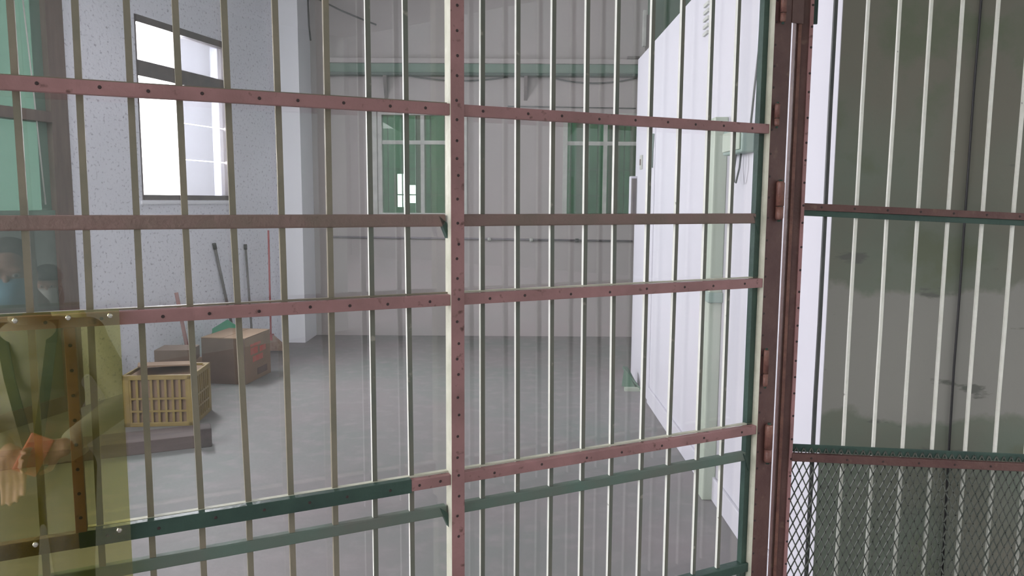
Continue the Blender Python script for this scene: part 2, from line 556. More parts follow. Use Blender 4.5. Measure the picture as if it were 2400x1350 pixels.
def front_bar(name, t0, t1, z0, z1, m, side=None, o0=0.012, o1=0.03, back=None):
    """flat bar at the street side with an upstand behind; sides may carry another paint"""
    bm = bmesh.new()
    fs = box(bm, t0, t1, -o1, -o0, z0, z1)
    if side is not None:
        for k in (0, 1, 3, 4, 5):
            fs[k].material_index = 1
    return obj(name, bm, [m, side] if side is not None else m, G, 0.0012)


# verticals: square bars, light from the left painted into their left faces
def gbar(t, tb=None, wdt=0.0108, m=OLIVE, side=CREAM, dep=None):
    bm = bmesh.new()
    tb = t if tb is None else tb
    h = wdt / 2
    hd = (dep or wdt) / 2
    lev = [(GZ0, tb), (0.9, tb), (1.55, t), (GZ1, t + (t - tb) * 0.6)]
    rings = []
    for z, tt in lev:
        j = random.uniform(-0.0012, 0.0012)
        rings.append([bm.verts.new((tt + a + j, b, z)) for a, b in ((-h, -hd), (h, -hd), (h, hd), (-h, hd))])
    for r0_, r1_ in zip(rings, rings[1:]):
        for k in range(4):
            fc = bm.faces.new((r0_[k], r0_[(k + 1) % 4], r1_[(k + 1) % 4], r1_[k]))
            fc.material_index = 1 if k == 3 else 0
    bm.faces.new(rings[0][::-1])
    bm.faces.new(rings[-1])
    return obj('bar', bm, [m, side], G)


bars_px = [50, 196, 316, 430, 542, 656, 770, 866, 954, 1130, 1212, 1294, 1372, 1442, 1520, 1588, 1656, 1716]
bots_px = [107, 239, 358, 475, 585, 686, 788, 880, 966, 1130, 1211, 1288, 1361, 1427, 1497, 1560, 1626, 1682]
for a, b in zip(bars_px, bots_px):
    gbar(gate(a, 400)[0], gate(b, 1290)[0], wdt=0.0122 if a > 850 else 0.0132, dep=0.0100 if a > 850 else None, m=BARG if a > 850 else OLIVE, side=LITSIDE if a > 850 else OLIVE)
for t in (-1.205, -1.31):
    gbar(t)
gbar(gate(1776, 400)[0], None, 0.02, DKGREEN, DKGREEN)

# rails of the grille behind (round-edged) and lugs where they meet the stiles
RB, RE = 1.549, 0.785
for a, b in ((T_L, t_s0 - 0.004), (t_s1 + 0.006, t_r0 - 0.02)):
    bm = bmesh.new()
    box(bm, a, b, -0.012, 0.012, RB - 0.0155, RB + 0.0155)
    obj('rail', bm, BROWNRAIL, G, 0.004)
    bm = bmesh.new()
    box(bm, a, b, -0.010, 0.012, RE - 0.0145, RE + 0.0145)
    obj('rail', bm, GREYGREEN, G, 0.003)
for t in (t_s0 - 0.012, t_r0 - 0.022):
    for z in (RB, RE):
        bm = bmesh.new()
        prism(bm, [(t - 0.012, -0.012, z + 0.012), (t + 0.01, -0.012, z - 0.006), (t + 0.014, -0.012, z - 0.05), (t - 0.002, -0.012, z - 0.012)], (0, 0.02, 0))
        obj('lug', bm, DKGREEN, G)
bm = bmesh.new()
box(bm, T_L, t_r0, -0.02, 0.012, 0.395, 0.425)
obj('rail', bm, DKGREEN, G, 0.002)

# street side flat bars with rivets
ZA, ZC, ZD = 1.8225, 1.348, 0.876
T_g0, T_g1 = gate(185, 1260, 0.03)[0], gate(965, 1133, 0.03)[0]


def rail(z, h, t0, t1, m, n, name='rail'):
    o = front_bar(name, t0, t1, z - h / 2, z + h / 2, m, None, 0.010, 0.03)
    for k in range(n):
        t = t0 + (k + 0.5 + random.uniform(-0.12, 0.12)) * (t1 - t0) / n
        link_mesh('rivet', riv_me, o, (t, -0.0305, z + random.uniform(-0.002, 0.002)))
    return o


rail(ZA, 0.028, T_L, t_s0, PINK, 12)
rail(ZA, 0.028, t_s1, t_r0, PINK, 9)
rail(ZC, 0.028, T_L, t_s0, PINK, 12)
rail(ZC, 0.028, t_s1, t_r0, PINK, 8)
rail(ZD, 0.034, T_L, T_g0, BROWNRAIL, 0)
rail(ZD, 0.036, T_g0, T_g1, DKGREEN, 7)
rail(ZD, 0.028, T_g1, t_s0, PINK, 2)
rail(ZD, 0.028, t_s1, t_r0, PINK, 7)
# thin lips of the sheet showing above the rails
for z, a, b in ((ZC, t_s1, t_r0), (ZD, t_s1, t_r0), (ZD, T_g0, t_s0), (ZA, T_L, t_s0), (ZC, T_L, t_s0)):
    boxo('sheet_lip', OLIVE if a == T_L else CREAM, a, b, -0.010, 0.004, z + 0.0145, z + 0.0185, G)
# middle and right stile
st = front_bar('stile', t_s0, t_s1, GZ0, GZ1, PINK, CREAM, -0.006, 0.034)
z = 0.72
while z < 2.1:
    link_mesh('rivet', riv_me, st, ((t_s0 + t_s1) / 2 + random.uniform(-0.003, 0.003), -0.0345, z))
    z += random.uniform(0.036, 0.062)
st2 = front_bar('stile', t_r0, t_r1, GZ0, GZ1, MAROON, CREAM, -0.01, 0.034)
z = 0.4
while z < 2.3:
    link_mesh('rivet', riv_me, st2, (t_r0 + 0.006, -0.0345, z))
    z += random.uniform(0.05, 0.075)
# short stile behind the amber panel
a0, a1 = gate(150, 800, 0.03)[0], gate(178, 800, 0.03)[0]
st3 = front_bar('stile', a0, a1, ZD + 0.017, ZC - 0.014, PINK, MAROON, 0.0, 0.03)
for k in range(8):
    link_mesh('rivet', riv_me, st3, ((a0 + a1) / 2, -0.0305, ZD + 0.05 + k * 0.053))

tag(boxo('clear_sheet', CLEAR, T_L, t_r0, 0.036, 0.039, GZ0, GZ1, G), 'clear plastic sheet behind the bars')
e0 = gate(281, 760, 0.036)[0]
am = tag(boxo('amber_panel', AMBER, T_L, e0, -0.0385, -0.0355, 0.60, ZC + 0.022, G), 'amber tinted plastic panel screwed on the lower left')
for q in ((35, 752), (160, 745), (258, 740), (83, 1277), (280, 1243)):
    t, z = gate(q[0], q[1], 0.04)
    link_mesh('screw', scr_me, am, (t, -0.0395, z))


# hinges between the two leaves: knuckle with a collar and a pin
def hinge(x, ya, yb, r=0.011):
    t, za = gate(x, ya, 0.045)
    _, zb = gate(x, yb, 0.045)
    bm = bmesh.new()
    zm = zb + (za - zb) * 0.35
    tube(bm, [(t, -0.045, zb), (t, -0.045, zb + 0.006), (t, -0.045, zm - 0.001)], [r * 0.75, r * 0.95, r * 0.95], 14)
    tube(bm, [(t, -0.045, zm + 0.001), (t, -0.045, za - 0.006), (t, -0.045, za)], [r, r, r * 0.8], 14)
    o = obj('hinge', bm, RUST, G)
    bm = bmesh.new()
    tube(bm, [(t, -0.045, zb - 0.006), (t, -0.045, za + 0.005)], r * 0.45, 10)
    obj('pin', bm, DKGREEN, o)
    return o


hinge(1830, 425, 515, 0.013)
hinge(1803, 995, 1082, 0.013)
hinge(1823, 243, 296, 0.0085)
hinge(1797, 820, 905, 0.0085)
hinge(1838, -10, 52, 0.009)
t, z = gate(1858, 54, 0.03)
boxo('top_plate', MAROON, t_r1 - 0.002, gate(1880, 40, 0.03)[0], -0.036, -0.03, z, GZ1, G)

# ------------------------------------------------------------------ the second leaf, folded out in front of the green wall
H = on_plane(1870, 487, (0, 2.49, 0), Vector((0, 1, 0)))
YL = 2.47
R = thing('barred_leaf', 'narrow barred gate leaf with diamond mesh below, folded out before the green wall', 'gate', (H.x, YL, 0), 0)
SAG = -0.040


def leaf(x, y, off=0.0):
    P = on_plane(x, y, (0, YL - off, 0), Vector((0, 1, 0)))
    return P.x - H.x, P.z


x_a, x_b = leaf(1850, 300)[0], leaf(1889, 300)[0]
XE = 0.95
bm = bmesh.new()
box(bm, x_a, x_b, -0.02, 0.012, GZ0, GZ1)
ls = obj('stile', bm, MAROON, R, 0.002)
boxo('rib', RUST, x_a + 0.006, x_a + 0.016, -0.025, -0.02, GZ0, GZ1, ls, 0.001)
boxo('rib', PINK, x_b - 0.013, x_b - 0.002, -0.026, -0.02, GZ0, GZ1, ls, 0.001)
z = 0.4
while z < 2.35:
    link_mesh('rivet', riv_me, ls, (x_b - 0.006, -0.0265, z))
    z += random.uniform(0.05, 0.08)
bl = leaf(1944, 300)[0]
lbars = [1944, 2018, 2092, 2164, 2236, 2318, 2392]
lx = [leaf(x, 300)[0] for x in lbars]
lx += [lx[-1] + 0.103, lx[-1] + 0.206]
for i, xx in enumerate(lx):
    bm = bmesh.new()
    rings = []
    h = 0.0052 if i == 0 else 0.0044
    for z in (GZ0, 0.7, 0.95, 1.2, 1.6, 1.9, GZ1):
        jx, jy = random.uniform(-0.0012, 0.0012), random.uniform(-0.001, 0.001)
        rings.append([bm.verts.new((xx + a + jx, b + jy, z)) for a, b in ((-h, -h), (h, -h), (h, h), (-h, h))])
    for r0_, r1_ in zip(rings, rings[1:]):
        for k in range(4):
            bm.faces.new((r0_[k], r0_[(k + 1) % 4], r1_[(k + 1) % 4], r1_[k]))
    bm.faces.new(rings[0][::-1])
    bm.faces.new(rings[-1])
    obj('bar', bm, SHADEDBAR if i == 0 else WHITEBAR, R)  # shade and backlight of the first bar are put into its dark colour


def sagrail(name, xpx, ypx, h, m, o0, o1, n=0):
    x0_, z0_ = leaf(xpx, ypx, o1)
    bm = bmesh.new()
    fs = box(bm, x_b - 0.004, XE, -o1, -o0, -h / 2, h / 2)
    for v in bm.verts:
        v.co.z += z0_ + SAG * (v.co.x - x0_)
    o = obj(name, bm, m, R, 0.0012)
    for k in range(n):
        xx = x_b + (k + 0.5) * (XE - x_b) / n
        link_mesh('rivet', riv_me, o, (xx, -o1 - 0.0005, z0_ + SAG * (xx - x0_)))
    return x0_, z0_


sagrail('rail', 1885, 484, 0.022, MAROON, 0.008, 0.026, 9)
sagrail('rail', 1885, 499, 0.018, DKGREEN, -0.008, 0.02)
sagrail('rail', 1850, 1049, 0.026, DKGREEN, 0.007, 0.012)
xr, zr = sagrail('rail', 1850, 1072, 0.026, MAROON, 0.012, 0.03, 8)
# diamond mesh
CW, CH = 0.0245, 0.052
bm = bmesh.new()
mx0, mx1 = x_b - 0.01, XE - 0.01
ztop = zr + 0.03
nlev = 26
ncol = int((mx1 - mx0) / CW)
hw = 0.0018


def strand(pts):
    for a, b in zip(pts, pts[1:]):
        d = (Vector(b) - Vector(a)).normalized()
        sd = Vector((-d.z, 0, d.x)) * hw
        y0_, y1_ = -0.0155, -0.0125
        v = []
        for p in (a, b):
            for y in (y0_, y1_):
                for s in (-1, 1):
                    v.append(bm.verts.new((p[0] + sd.x * s, y, p[2] + sd.z * s)))
        for q in ((0, 1, 5, 4), (2, 3, 7, 6), (0, 2, 6, 4), (1, 3, 7, 5)):
            bm.faces.new([v[i] for i in q])


for i in range(ncol + 1):
    for sgn in (1, -1):
        pts = []
        for j in range(nlev):
            xx = mx0 + i * CW + (sgn * CW / 2 if j % 2 else 0)
            zz = ztop - j * CH / 2 + SAG * (xx - xr)
            pts.append((xx, 0, zz))
        if min(p[0] for p in pts) >= mx0 - 0.001 and max(p[0] for p in pts) <= mx1 + 0.001:
            strand(pts)
tag(obj('mesh_screen', bm, MESHM, R), 'diamond wire mesh on the lower leaf', kind='stuff')
# dark green plate at the top behind the stile
xp, zp = leaf(1905, 54)
boxo('top_plate', DKGREEN, x_b - 0.005, leaf(1920, 40)[0], 0.012, 0.02, zp, GZ1, R)

# ------------------------------------------------------------------ yard behind the back windows
fence = thing('yard_fence', 'dark green board fence seen through the back windows', 'fence', (0, 11.3, 0))
FB = [mat('fence_green', (0.025, 0.085, 0.045), (0.04, 0.12, 0.065), 3, 0.7, 0.1), mat('fence_brown', (0.06, 0.05, 0.042), (0.085, 0.07, 0.055), 3, 0.7, 0.1)]
gap1 = on_plane(938, 440, (0, 11.3, 0), Vector((0, 1, 0)))
gap2 = on_plane(969, 450, (0, 11.3, 0), Vector((0, 1, 0)))
xb = -3.6
i = 0
while xb < 3.4:
    wd = 0.155
    zt = 3.6
    if abs(xb + wd / 2 - gap1.x) < 0.085:
        boxo('board', FB[0], xb, xb + wd, 0, 0.02, 0, gap1.z - 0.28, fence)
        boxo('board', FB[0], xb, xb + wd, 0, 0.02, gap1.z + 0.20, zt, fence)
        boxo('board', FB[1], xb, xb + wd * 0.3, 0.0, 0.02, gap1.z - 0.28, gap1.z + 0.20, fence)
    elif abs(xb + wd / 2 - gap2.x) < 0.085:
        boxo('board', FB[0], xb, xb + wd, 0, 0.02, 0, gap2.z - 0.16, fence)
        boxo('board', FB[0], xb, xb + wd, 0, 0.02, gap2.z + 0.10, zt, fence)
        boxo('board', FB[1], xb, xb + wd * 0.4, 0.0, 0.02, gap2.z - 0.16, gap2.z + 0.10, fence)
    else:
        boxo('board', FB[(i * 7 % 5) // 3], xb, xb + wd, random.uniform(0, 0.02), 0.04, 0, zt, fence)
    xb += wd + 0.001
    i += 1

# ------------------------------------------------------------------ fittings on the back wall
beam = thing('wall_beam', 'long green steel beam on brackets along the back wall', 'beam', (-0.35, YB - 0.06, 3.1))
boxo('flange', BACKWALL, -1.75, 1.82, -0.05, 0.06, 0.035, 0.09, beam, 0.004)
boxo('web', BEAMG, -1.75, 1.82, -0.02, 0.06, -0.07, 0.035, beam)
boxo('lower_flange', DKGREEN, -1.75, 1.82, -0.06, 0.06, -0.10, -0.07, beam, 0.004)
for px in (905, 1232):
    P = on_plane(px, 200, (0, YB, 0), Vector((0, 1, 0)))
    bm = bmesh.new()
    x = P.x + 0.35
    prism(bm, [(x - 0.02, 0.06, -0.10), (x - 0.02, -0.05, -0.10), (x - 0.02, 0.06, -0.36)], (0.04, 0, 0))
    obj('bracket', bm, FRAMED, beam)


def wire(name, label, m, pts, r=0.006, group=None):
    o = tubeo(name, m, pts, r, None, 6)
    return tag(o, label, 'cable', group)


BLACK = mat('black_rubber', (0.02, 0.02, 0.022), None, 20, 0.5, 0)
GREYC = mat('grey_cable', (0.12, 0.13, 0.13), None, 20, 0.5, 0)


def bk(x, y, off=0.03):
    return on_plane(x, y, (0, YB - off, 0), Vector((0, 1, 0)))


def sag(a, b, d, n=10):
    return [a.lerp(b, k / n) - Vector((0, 0, d * 4 * (k / n) * (1 - k / n))) for k in range(n + 1)]


wire('sagging_cable', 'thin dark cable sagging below the green beam, left half of the back wall', GREYC, sag(bk(960, 178), bk(1190, 180), 0.05), 0.008)
wire('sagging_cable', 'thin dark cable sagging below the green beam, right half of the back wall', GREYC, sag(bk(1290, 182), bk(1490, 183), 0.06), 0.008)
wire('stretched_cord', 'straight thin cord along the back wall above the windows', GREYC, [bk(1190, 249), bk(1490, 254)], 0.006)
wire('hanging_wire', 'short black wire hanging down by the far corner pilaster', BLACK, [bk(721, -30, 0.55), bk(722, 10, 0.55), bk(724, 60, 0.55), bk(728, 95, 0.55)], 0.010)
wire('slanting_cord', 'dark cord slanting down from the ceiling to the back wall', GREYC, [bk(740, -5), bk(800, 25), bk(860, 50), bk(882, 58)], 0.009)
pipe = thing('water_pipe', 'thin horizontal pipe with two joints at half height of the back wall', 'pipe', (0, YB - 0.03, 1.16))
a, b = bk(772, 555), bk(1482, 565)
tubeo('run', mat('mauve_pipe', (0.26, 0.24, 0.27), None, 5, 0.6, 0), [(a.x, 0, a.z - 1.16), (b.x, 0, b.z - 1.16)], 0.011, pipe)
for px in (1147, 1245, 1352):
    q = bk(px, 560 + (px - 1100) * 0.014)
    tubeo('joint', FRAMEW if px < 1300 else BLACK, [(q.x - 0.02, -0.01, q.z - 1.16), (q.x + 0.02, -0.01, q.z - 1.16)], 0.022, pipe)
# narrow pale box and grille high up at the end of the white wall
q0, q1 = on_plane(1507, 25, (0, 8.6, 0), Vector((0, 1, 0))), on_plane(1519, 110, (0, 8.6, 0), Vector((0, 1, 0)))
lamp = thing('strip_lamp', 'narrow upright pale lamp case on the dark green column', 'lamp', (q0.x, 8.6, q1.z))
boxo('case', FRAMEW, 0.0, 0.035, -0.05, 0.02, 0, q0.z - q1.z, lamp, 0.004)
boxo('back_plate', FRAMED, 0.035, 0.075, -0.03, 0.02, -0.06, q0.z - q1.z - 0.05, lamp)
q = bk(1484, 136)
tag(boxo('wall_hook', FRAMED, q.x - 0.07, q.x + 0.07, YB - 0.06, YB, q.z - 0.015, q.z + 0.015, bevel=0.004), 'small dark flat hook high on the back wall beside the column', 'hook')

# ------------------------------------------------------------------ fittings on the white wall
PALEG = mat('pale_green_conduit', (0.42, 0.48, 0.40), (0.36, 0.42, 0.34), 5, 0.5, 0.1, stretch=(1, 1, 0.3))
BOXG = mat('box_green', (0.28, 0.36, 0.32), (0.22, 0.32, 0.27), 6, 0.5, 0.1)
cd = thing('wall_conduit', 'upright pale green square conduit with a clamp on the white wall', 'conduit', (XR, 4.04, 0))
boxo('duct', PALEG, -0.07, 0.0, -0.055, 0.06, 0, 2.03, cd, 0.006)
boxo('clamp', BOXG, -0.08, 0.0, -0.075, 0.08, 1.075, 1.13, cd, 0.006)
bm = bmesh.new()
prism(bm, [(-0.02, 0.08, 1.12), (-0.02, 0.34, 1.14), (-0.02, 0.08, 1.07)], (0.02, 0, 0))
obj('strap', bm, BOXG, cd)
eb = thing('junction_box', 'grey-green junction box with a wire loop near the hinges', 'junction box', (XR, 3.70, 1.88))
boxo('case', BOXG, -0.06, 0, -0.16, 0.16, -0.055, 0.065, eb, 0.008)
boxo('lid', PALEG, -0.068, -0.06, -0.14, 0.14, -0.04, 0.05, eb, 0.003)
tubeo('wire_loop', GREYC, [(-0.03, 0.03, -0.05), (-0.035, 0.035, -0.12), (-0.04, 0.01, -0.185), (-0.04, -0.02, -0.19), (-0.035, -0.05, -0.12), (-0.03, -0.05, -0.05)], 0.005, eb, 6)
wr = lambda x, y, o=0.02: on_plane(x, y, (XR - o, 0, 0), Vector((1, 0, 0)))
wire('riser_cable', 'dark cable running up the white wall from the junction box', GREYC, [wr(1757, 318), wr(1768, 210), wr(1778, 120), wr(1783, 40), wr(1786, -60)], 0.005)
vent = thing('wall_vent', 'small slanted vent louvres high on the white wall', 'vent', (XR, 4.5, 2.54))
for k in range(5):
    boxo('slat', FRAMEW, -0.014, 0.0, -0.05, 0.05, k * 0.04, k * 0.04 + 0.018, vent)
sw = thing('light_switch', 'small pale light switch at the far end of the white wall', 'switch', (XR, 6.62, 1.93))
boxo('plate', FRAMEW, -0.012, 0, -0.05, 0.05, -0.06, 0.06, sw, 0.003)
boxo('rocker', BROWNF, -0.018, -0.012, -0.02, 0.02, -0.025, 0.025, sw)
cb = thing('wall_cabinet', 'narrow white switch cabinet at the far edge of the white wall', 'cabinet', (XR, 6.9, 1.46))
boxo('case', WHITEWALL, -0.055, 0, -0.05, 0.05, 0, 0.36, cb, 0.004)
boxo('side_cover', FRAMED, -0.05, -0.005, -0.056, -0.05, 0.02, 0.34, cb)
tubeo('feed_pipe', BOXG, [(-0.02, -0.83, 0.40), (-0.02, -0.83, 0.52), (-0.02, -0.86, 0.66)], 0.016, cb)
bs = thing('corner_bracket', 'dark green angle bracket on the floor at the far end of the white wall', 'bracket', (1.05, 6.5, 0))
bm = bmesh.new()
prism(bm, [(-0.07, 0.05, 0.16), (0.05, -0.12, 0.0), (0.05, -0.16, 0.0), (-0.09, 0.02, 0.16)], (0, 0, 0.02))
prism(bm, [(-0.09, 0.05, 0.0), (-0.07, 0.05, 0.17), (0.02, -0.10, 0.0)], (0.03, 0.03, 0))
obj('plate', bm, GREENP, bs)
boxo('foot', PALEG, -0.09, 0.04, -0.14, -0.10, 0, 0.03, bs)
# cable on the green wall
gw = lambda x, y: on_plane(x, y, (0, YE - 0.008, 0), Vector((0, 1, 0)))
wire('wall_cable', 'thin black cable running down the green plaster wall', BLACK, [gw(2304, -60), gw(2300, 0), gw(2282, 220), gw(2268, 420), gw(2258, 560), gw(2247, 720), gw(2236, 860), gw(2225, 1040), gw(2208, 1350)], 0.004)

# ------------------------------------------------------------------ things along the left wall
def lw(x, y, off=0.0):
    return on_plane(x, y, L0 + LN * off, LN)


CRATE = mat('yellow_plastic', (0.30, 0.225, 0.07), (0.24, 0.17, 0.055), 6, 0.45, 0.05)
CARD = mat('brown_cardboard', (0.27, 0.185, 0.12), (0.23, 0.155, 0.10), 4, 0.85, 0.05)
CARD2 = mat('dark_cardboard', (0.15, 0.105, 0.08), (0.12, 0.085, 0.065), 4, 0.85, 0.05)
REDP = mat('red_print', (0.5, 0.10, 0.07), (0.42, 0.16, 0.12), 12, 0.8, 0)
TIMB = mat('grey_timber', (0.12, 0.092, 0.085), (0.08, 0.062, 0.058), 5, 0.8, 0.2, stretch=(0.3, 3, 3))
TIMB2 = mat('timber_end', (0.07, 0.055, 0.05), (0.04, 0.032, 0.03), 20, 0.8, 0.2)

# crate: ribbed yellow lattice box with loose cardboard on top
A, B_, C_ = on_floor(286, 1015), on_floor(457, 998), on_floor(512, 962)
ex = (B_ - A).normalized()
ax = math.atan2(ex.y, ex.x)
CWX, CWY, CHZ = 0.48, 0.42, 0.37
ax = 0.10
cr = thing('plastic_crate', 'yellow slatted plastic crate filled with cardboard, by the timber', 'crate', (B_.x, B_.y, 0), ax)
bm = bmesh.new()
for (x0_, x1_, y0_, y1_) in ((-CWX, 0, 0, 0.016), (-CWX, 0, CWY - 0.016, CWY), (-CWX, -CWX + 0.016, 0, CWY), (-0.016, 0, 0, CWY)):
    box(bm, x0_, x1_, y0_, y1_, CHZ - 0.035, CHZ)
    box(bm, x0_, x1_, y0_, y1_, 0, 0.03)
obj('rim', bm, CRATE, cr, 0.003)
for x0_, y0_ in ((-CWX, 0), (-0.045, 0), (-CWX, CWY - 0.045), (-0.045, CWY - 0.045)):
    boxo('corner_post', CRATE, x0_, x0_ + 0.045, y0_, y0_ + 0.045, 0.0, CHZ - 0.004, cr, 0.004)
for k in range(1, 10):
    xx = -CWX + k * CWX / 10
    boxo('slat', CRATE, xx - 0.008, xx + 0.008, 0.003, 0.012, 0.03, CHZ - 0.03, cr)
    boxo('slat', CRATE, xx - 0.008, xx + 0.008, CWY - 0.012, CWY - 0.003, 0.03, CHZ - 0.03, cr)
for k in range(1, 9):
    yy = k * CWY / 9
    boxo('slat', CRATE, -0.012, -0.003, yy - 0.008, yy + 0.008, 0.03, CHZ - 0.03, cr)
    boxo('slat', CRATE, -CWX + 0.003, -CWX + 0.012, yy - 0.008, yy + 0.008, 0.03, CHZ - 0.03, cr)
for zz in (0.11, 0.20):
    bm = bmesh.new()
    for (x0_, x1_, y0_, y1_) in ((-CWX, 0, 0.002, 0.01), (-CWX, 0, CWY - 0.01, CWY - 0.002), (-0.01, -0.002, 0, CWY), (-CWX + 0.002, -CWX + 0.01, 0, CWY)):
        box(bm, x0_, x1_, y0_, y1_, zz - 0.007, zz + 0.007)
    obj('band', bm, CRATE, cr)
M = Matrix.Translation((B_.x, B_.y, 0)) @ Matrix.Rotation(ax, 4, 'Z')
tag(boxo('cardboard_bundle', CARD, -CWX + 0.02, -0.02, 0.02, CWY - 0.02, 0.012, CHZ - 0.018, None, 0.004, M), 'brown cardboard pieces packed inside the yellow crate', 'cardboard')
M2 = M @ Matrix.Translation((-0.26, 0.22, CHZ + 0.012)) @ Matrix.Rotation(0.35, 4, 'Z') @ Matrix.Rotation(-0.12, 4, 'X') @ Matrix.Rotation(0.05, 4, 'Y')
tag(boxo('cardboard_flap', CARD, -0.18, 0.17, -0.16, 0.18, 0.015, 0.025, None, 0, M2), 'flat cardboard sheet lying on top of the yellow crate', 'cardboard')
# low pile of brown sheets behind the crate
q = on_floor(420, 905)
lp = thing('cardboard_pile', 'low pile of flattened brown cardboard behind the crate', 'cardboard', (on_plane(415, 820, (0, 6.08, 0), Vector((0, 1, 0))).x, 6.08, 0), ax)
for k in range(4):
    boxo('sheet', CARD2 if k % 2 else CARD, -0.19 + 0.02 * k, 0.18 - 0.01 * k, -0.14, 0.15 - 0.02 * k, k * 0.105, k * 0.105 + 0.10, lp, 0.004)

# carton behind
A2, B2, C2 = on_floor(478, 897), on_floor(577, 902), on_floor(631, 868)
ex = (B2 - A2).normalized()
ax2 = math.atan2(ex.y, ex.x)
bw = (B2 - A2).length
bd = 0.50
bh = 0.40
ct = thing('carton', 'brown cardboard carton with red print, standing behind the crate', 'carton', (B2.x, B2.y, 0), ax2 + 0.05)
bm = bmesh.new()
fs = box(bm, -bw, 0, 0, bd, 0, bh)
fs[2].material_index = 1
obj('body', bm, [CARD, CARD2], ct, 0.004)
boxo('flap', CARD, -bw, -bw * 0.5 - 0.003, 0.0, bd, bh + 0.001, bh + 0.007, ct)
boxo('flap', CARD, -bw * 0.5 + 0.003, 0.0, 0.0, bd, bh + 0.001, bh + 0.007, ct)
bm = bmesh.new()
for k, (a, b, c, d) in enumerate(((0.10, 0.24, 0.24, 0.30), (0.14, 0.34, 0.17, 0.22), (0.10, 0.3, 0.31, 0.335), (0.28, 0.40, 0.24, 0.29))):
    box(bm, 0.0, 0.0015, a, b, c, d)
obj('red_print', bm, REDP, ct)
bm = bmesh.new()
box(bm, 0.0, 0.0015, 0.22, 0.42, 0.04, 0.10)
obj('dark_print', bm, CARD2, ct)

# green dustpan leaning behind the carton
q = on_floor(500, 860)
gp = thing('dustpan', 'green plastic dustpan standing behind the carton', 'dustpan', (on_plane(497, 820, (0, 7.15, 0), Vector((0, 1, 0))).x + 0.1, 7.15, 0), ax2)
GRNP = mat('green_plastic', (0.05, 0.26, 0.15), (0.06, 0.30, 0.18), 5, 0.4, 0)
bm = bmesh.new()
prism(bm, [(-0.13, 0, 0), (0.13, 0, 0), (0.13, 0.05, 0.40), (0.02, 0.06, 0.46), (-0.13, 0.05, 0.37)], (0, 0.012, 0))
obj('pan', bm, GRNP, gp)
boxo('rim', GRNP, -0.14, 0.14, -0.05, 0.02, 0, 0.03, gp, 0.005)
boxo('side', GRNP, -0.14, -0.128, -0.05, 0.03, 0.0, 0.3, gp)
boxo('side', GRNP, 0.128, 0.14, -0.05, 0.03, 0.0, 0.3, gp)

# timber lying on the floor
Ta, Tb = on_floor(180, 1083), on_floor(470, 1049)
ex = (Tb - Ta).normalized()
at = math.atan2(ex.y, ex.x)
tl = (Tb - Ta).length
tb = thing('timber_beam', 'long grey-brown timber with a dark block end lying on the floor', 'timber', (Tb.x, Tb.y, 0), at)
boxo('beam', TIMB, -tl - 0.5, 0, 0, 0.13, 0, 0.085, tb, 0.004)
boxo('end_block', TIMB2, 0.002, 0.07, -0.012, 0.12, 0.0, 0.125, tb, 0.006)
tk = tag(boxo('plank', TIMB, -tl - 0.3, -0.02, 0.20, 0.34, 0.0, 0.06, None, 0.003, Matrix.Translation((Tb.x, Tb.y, 0)) @ Matrix.Rotation(at, 4, 'Z')), 'thin dark plank lying between the timber and the yellow crate', 'plank')

# poles
DARKP = mat('dark_handle', (0.10, 0.10, 0.10), (0.14, 0.13, 0.12), 10, 0.5, 0)
RUSTP = mat('rusty_pipe', (0.24, 0.13, 0.12), (0.30, 0.18, 0.17), 10, 0.7, 0.1, stretch=(1, 1, 0.4))
REDH = mat('red_handle', (0.42, 0.09, 0.10), None, 10, 0.5, 0)


def pole(name, label, top, bot, r, m, grip=None):
    o = thing(name, label, 'pole', bot)
    d = top - bot
    tubeo('shaft', m, [(0, 0, 0), tuple(d * 0.5), tuple(d)], r, o)
    if grip:
        tubeo('grip', grip, [tuple(d * 0.955), tuple(d * 1.002)], r * 1.35, o)
    return o


bp = on_floor(562, 858)
bp.y += 0.42
bp.x -= 0.10
pole('mop_handle', 'dark pole leaning left against the wall behind the carton', lw(502, 571, 0.02), Vector((bp.x - 0.05, bp.y - 0.02, 0)), 0.014, DARKP, BLACK)
pole('broom_handle', 'nearly upright dark pole behind the carton', lw(575, 573, 0.02), Vector((bp.x + 0.05, bp.y + 0.12, 0)), 0.012, DARKP, BLACK)
q = on_plane(413, 686, (0, 6.55, 0), Vector((0, 1, 0)))
pole('iron_pipe', 'short rust-red pipe standing upright behind the crate', q, Vector((q.x + 0.10, 6.60, 0)), 0.017, RUSTP)
q = on_plane(629, 540, (0, 8.1, 0), Vector((0, 1, 0)))
q2 = on_floor(636, 825)
bro = thing('red_broom', 'thin red-handled broom standing by the pilaster', 'broom', (q2.x, q2.y, 0))
tubeo('handle', REDH, [(q.x - q2.x, q.y - q2.y, q.z), (0, 0, 0.12)], 0.010, bro)
bm = bmesh.new()
prism(bm, [(-0.05, -0.03, 0.02), (0.16, -0.03, 0.02), (0.13, -0.03, 0.08), (0.02, -0.03, 0.18), (-0.03, -0.03, 0.18)], (0, 0.06, 0))
obj('head', bm, mat('broom_straw', (0.40, 0.30, 0.24), (0.30, 0.2, 0.16), 30, 0.9, 0.3), bro)
boxo('binding', REDH, -0.035, 0.025, -0.033, 0.033, 0.13, 0.19, bro)

# ------------------------------------------------------------------ people on the street side, seen mirrored in the plastic
def ell(bm, c, r, rot=None, seg=16):
    M_ = Matrix.Translation(c) @ (rot.to_matrix().to_4x4() if rot else Matrix.Identity(4)) @ Matrix.Diagonal((r[0], r[1], r[2], 1))
    bmesh.ops.create_uvsphere(bm, u_segments=seg, v_segments=max(8, seg * 3 // 4), radius=1.0, matrix=M_)


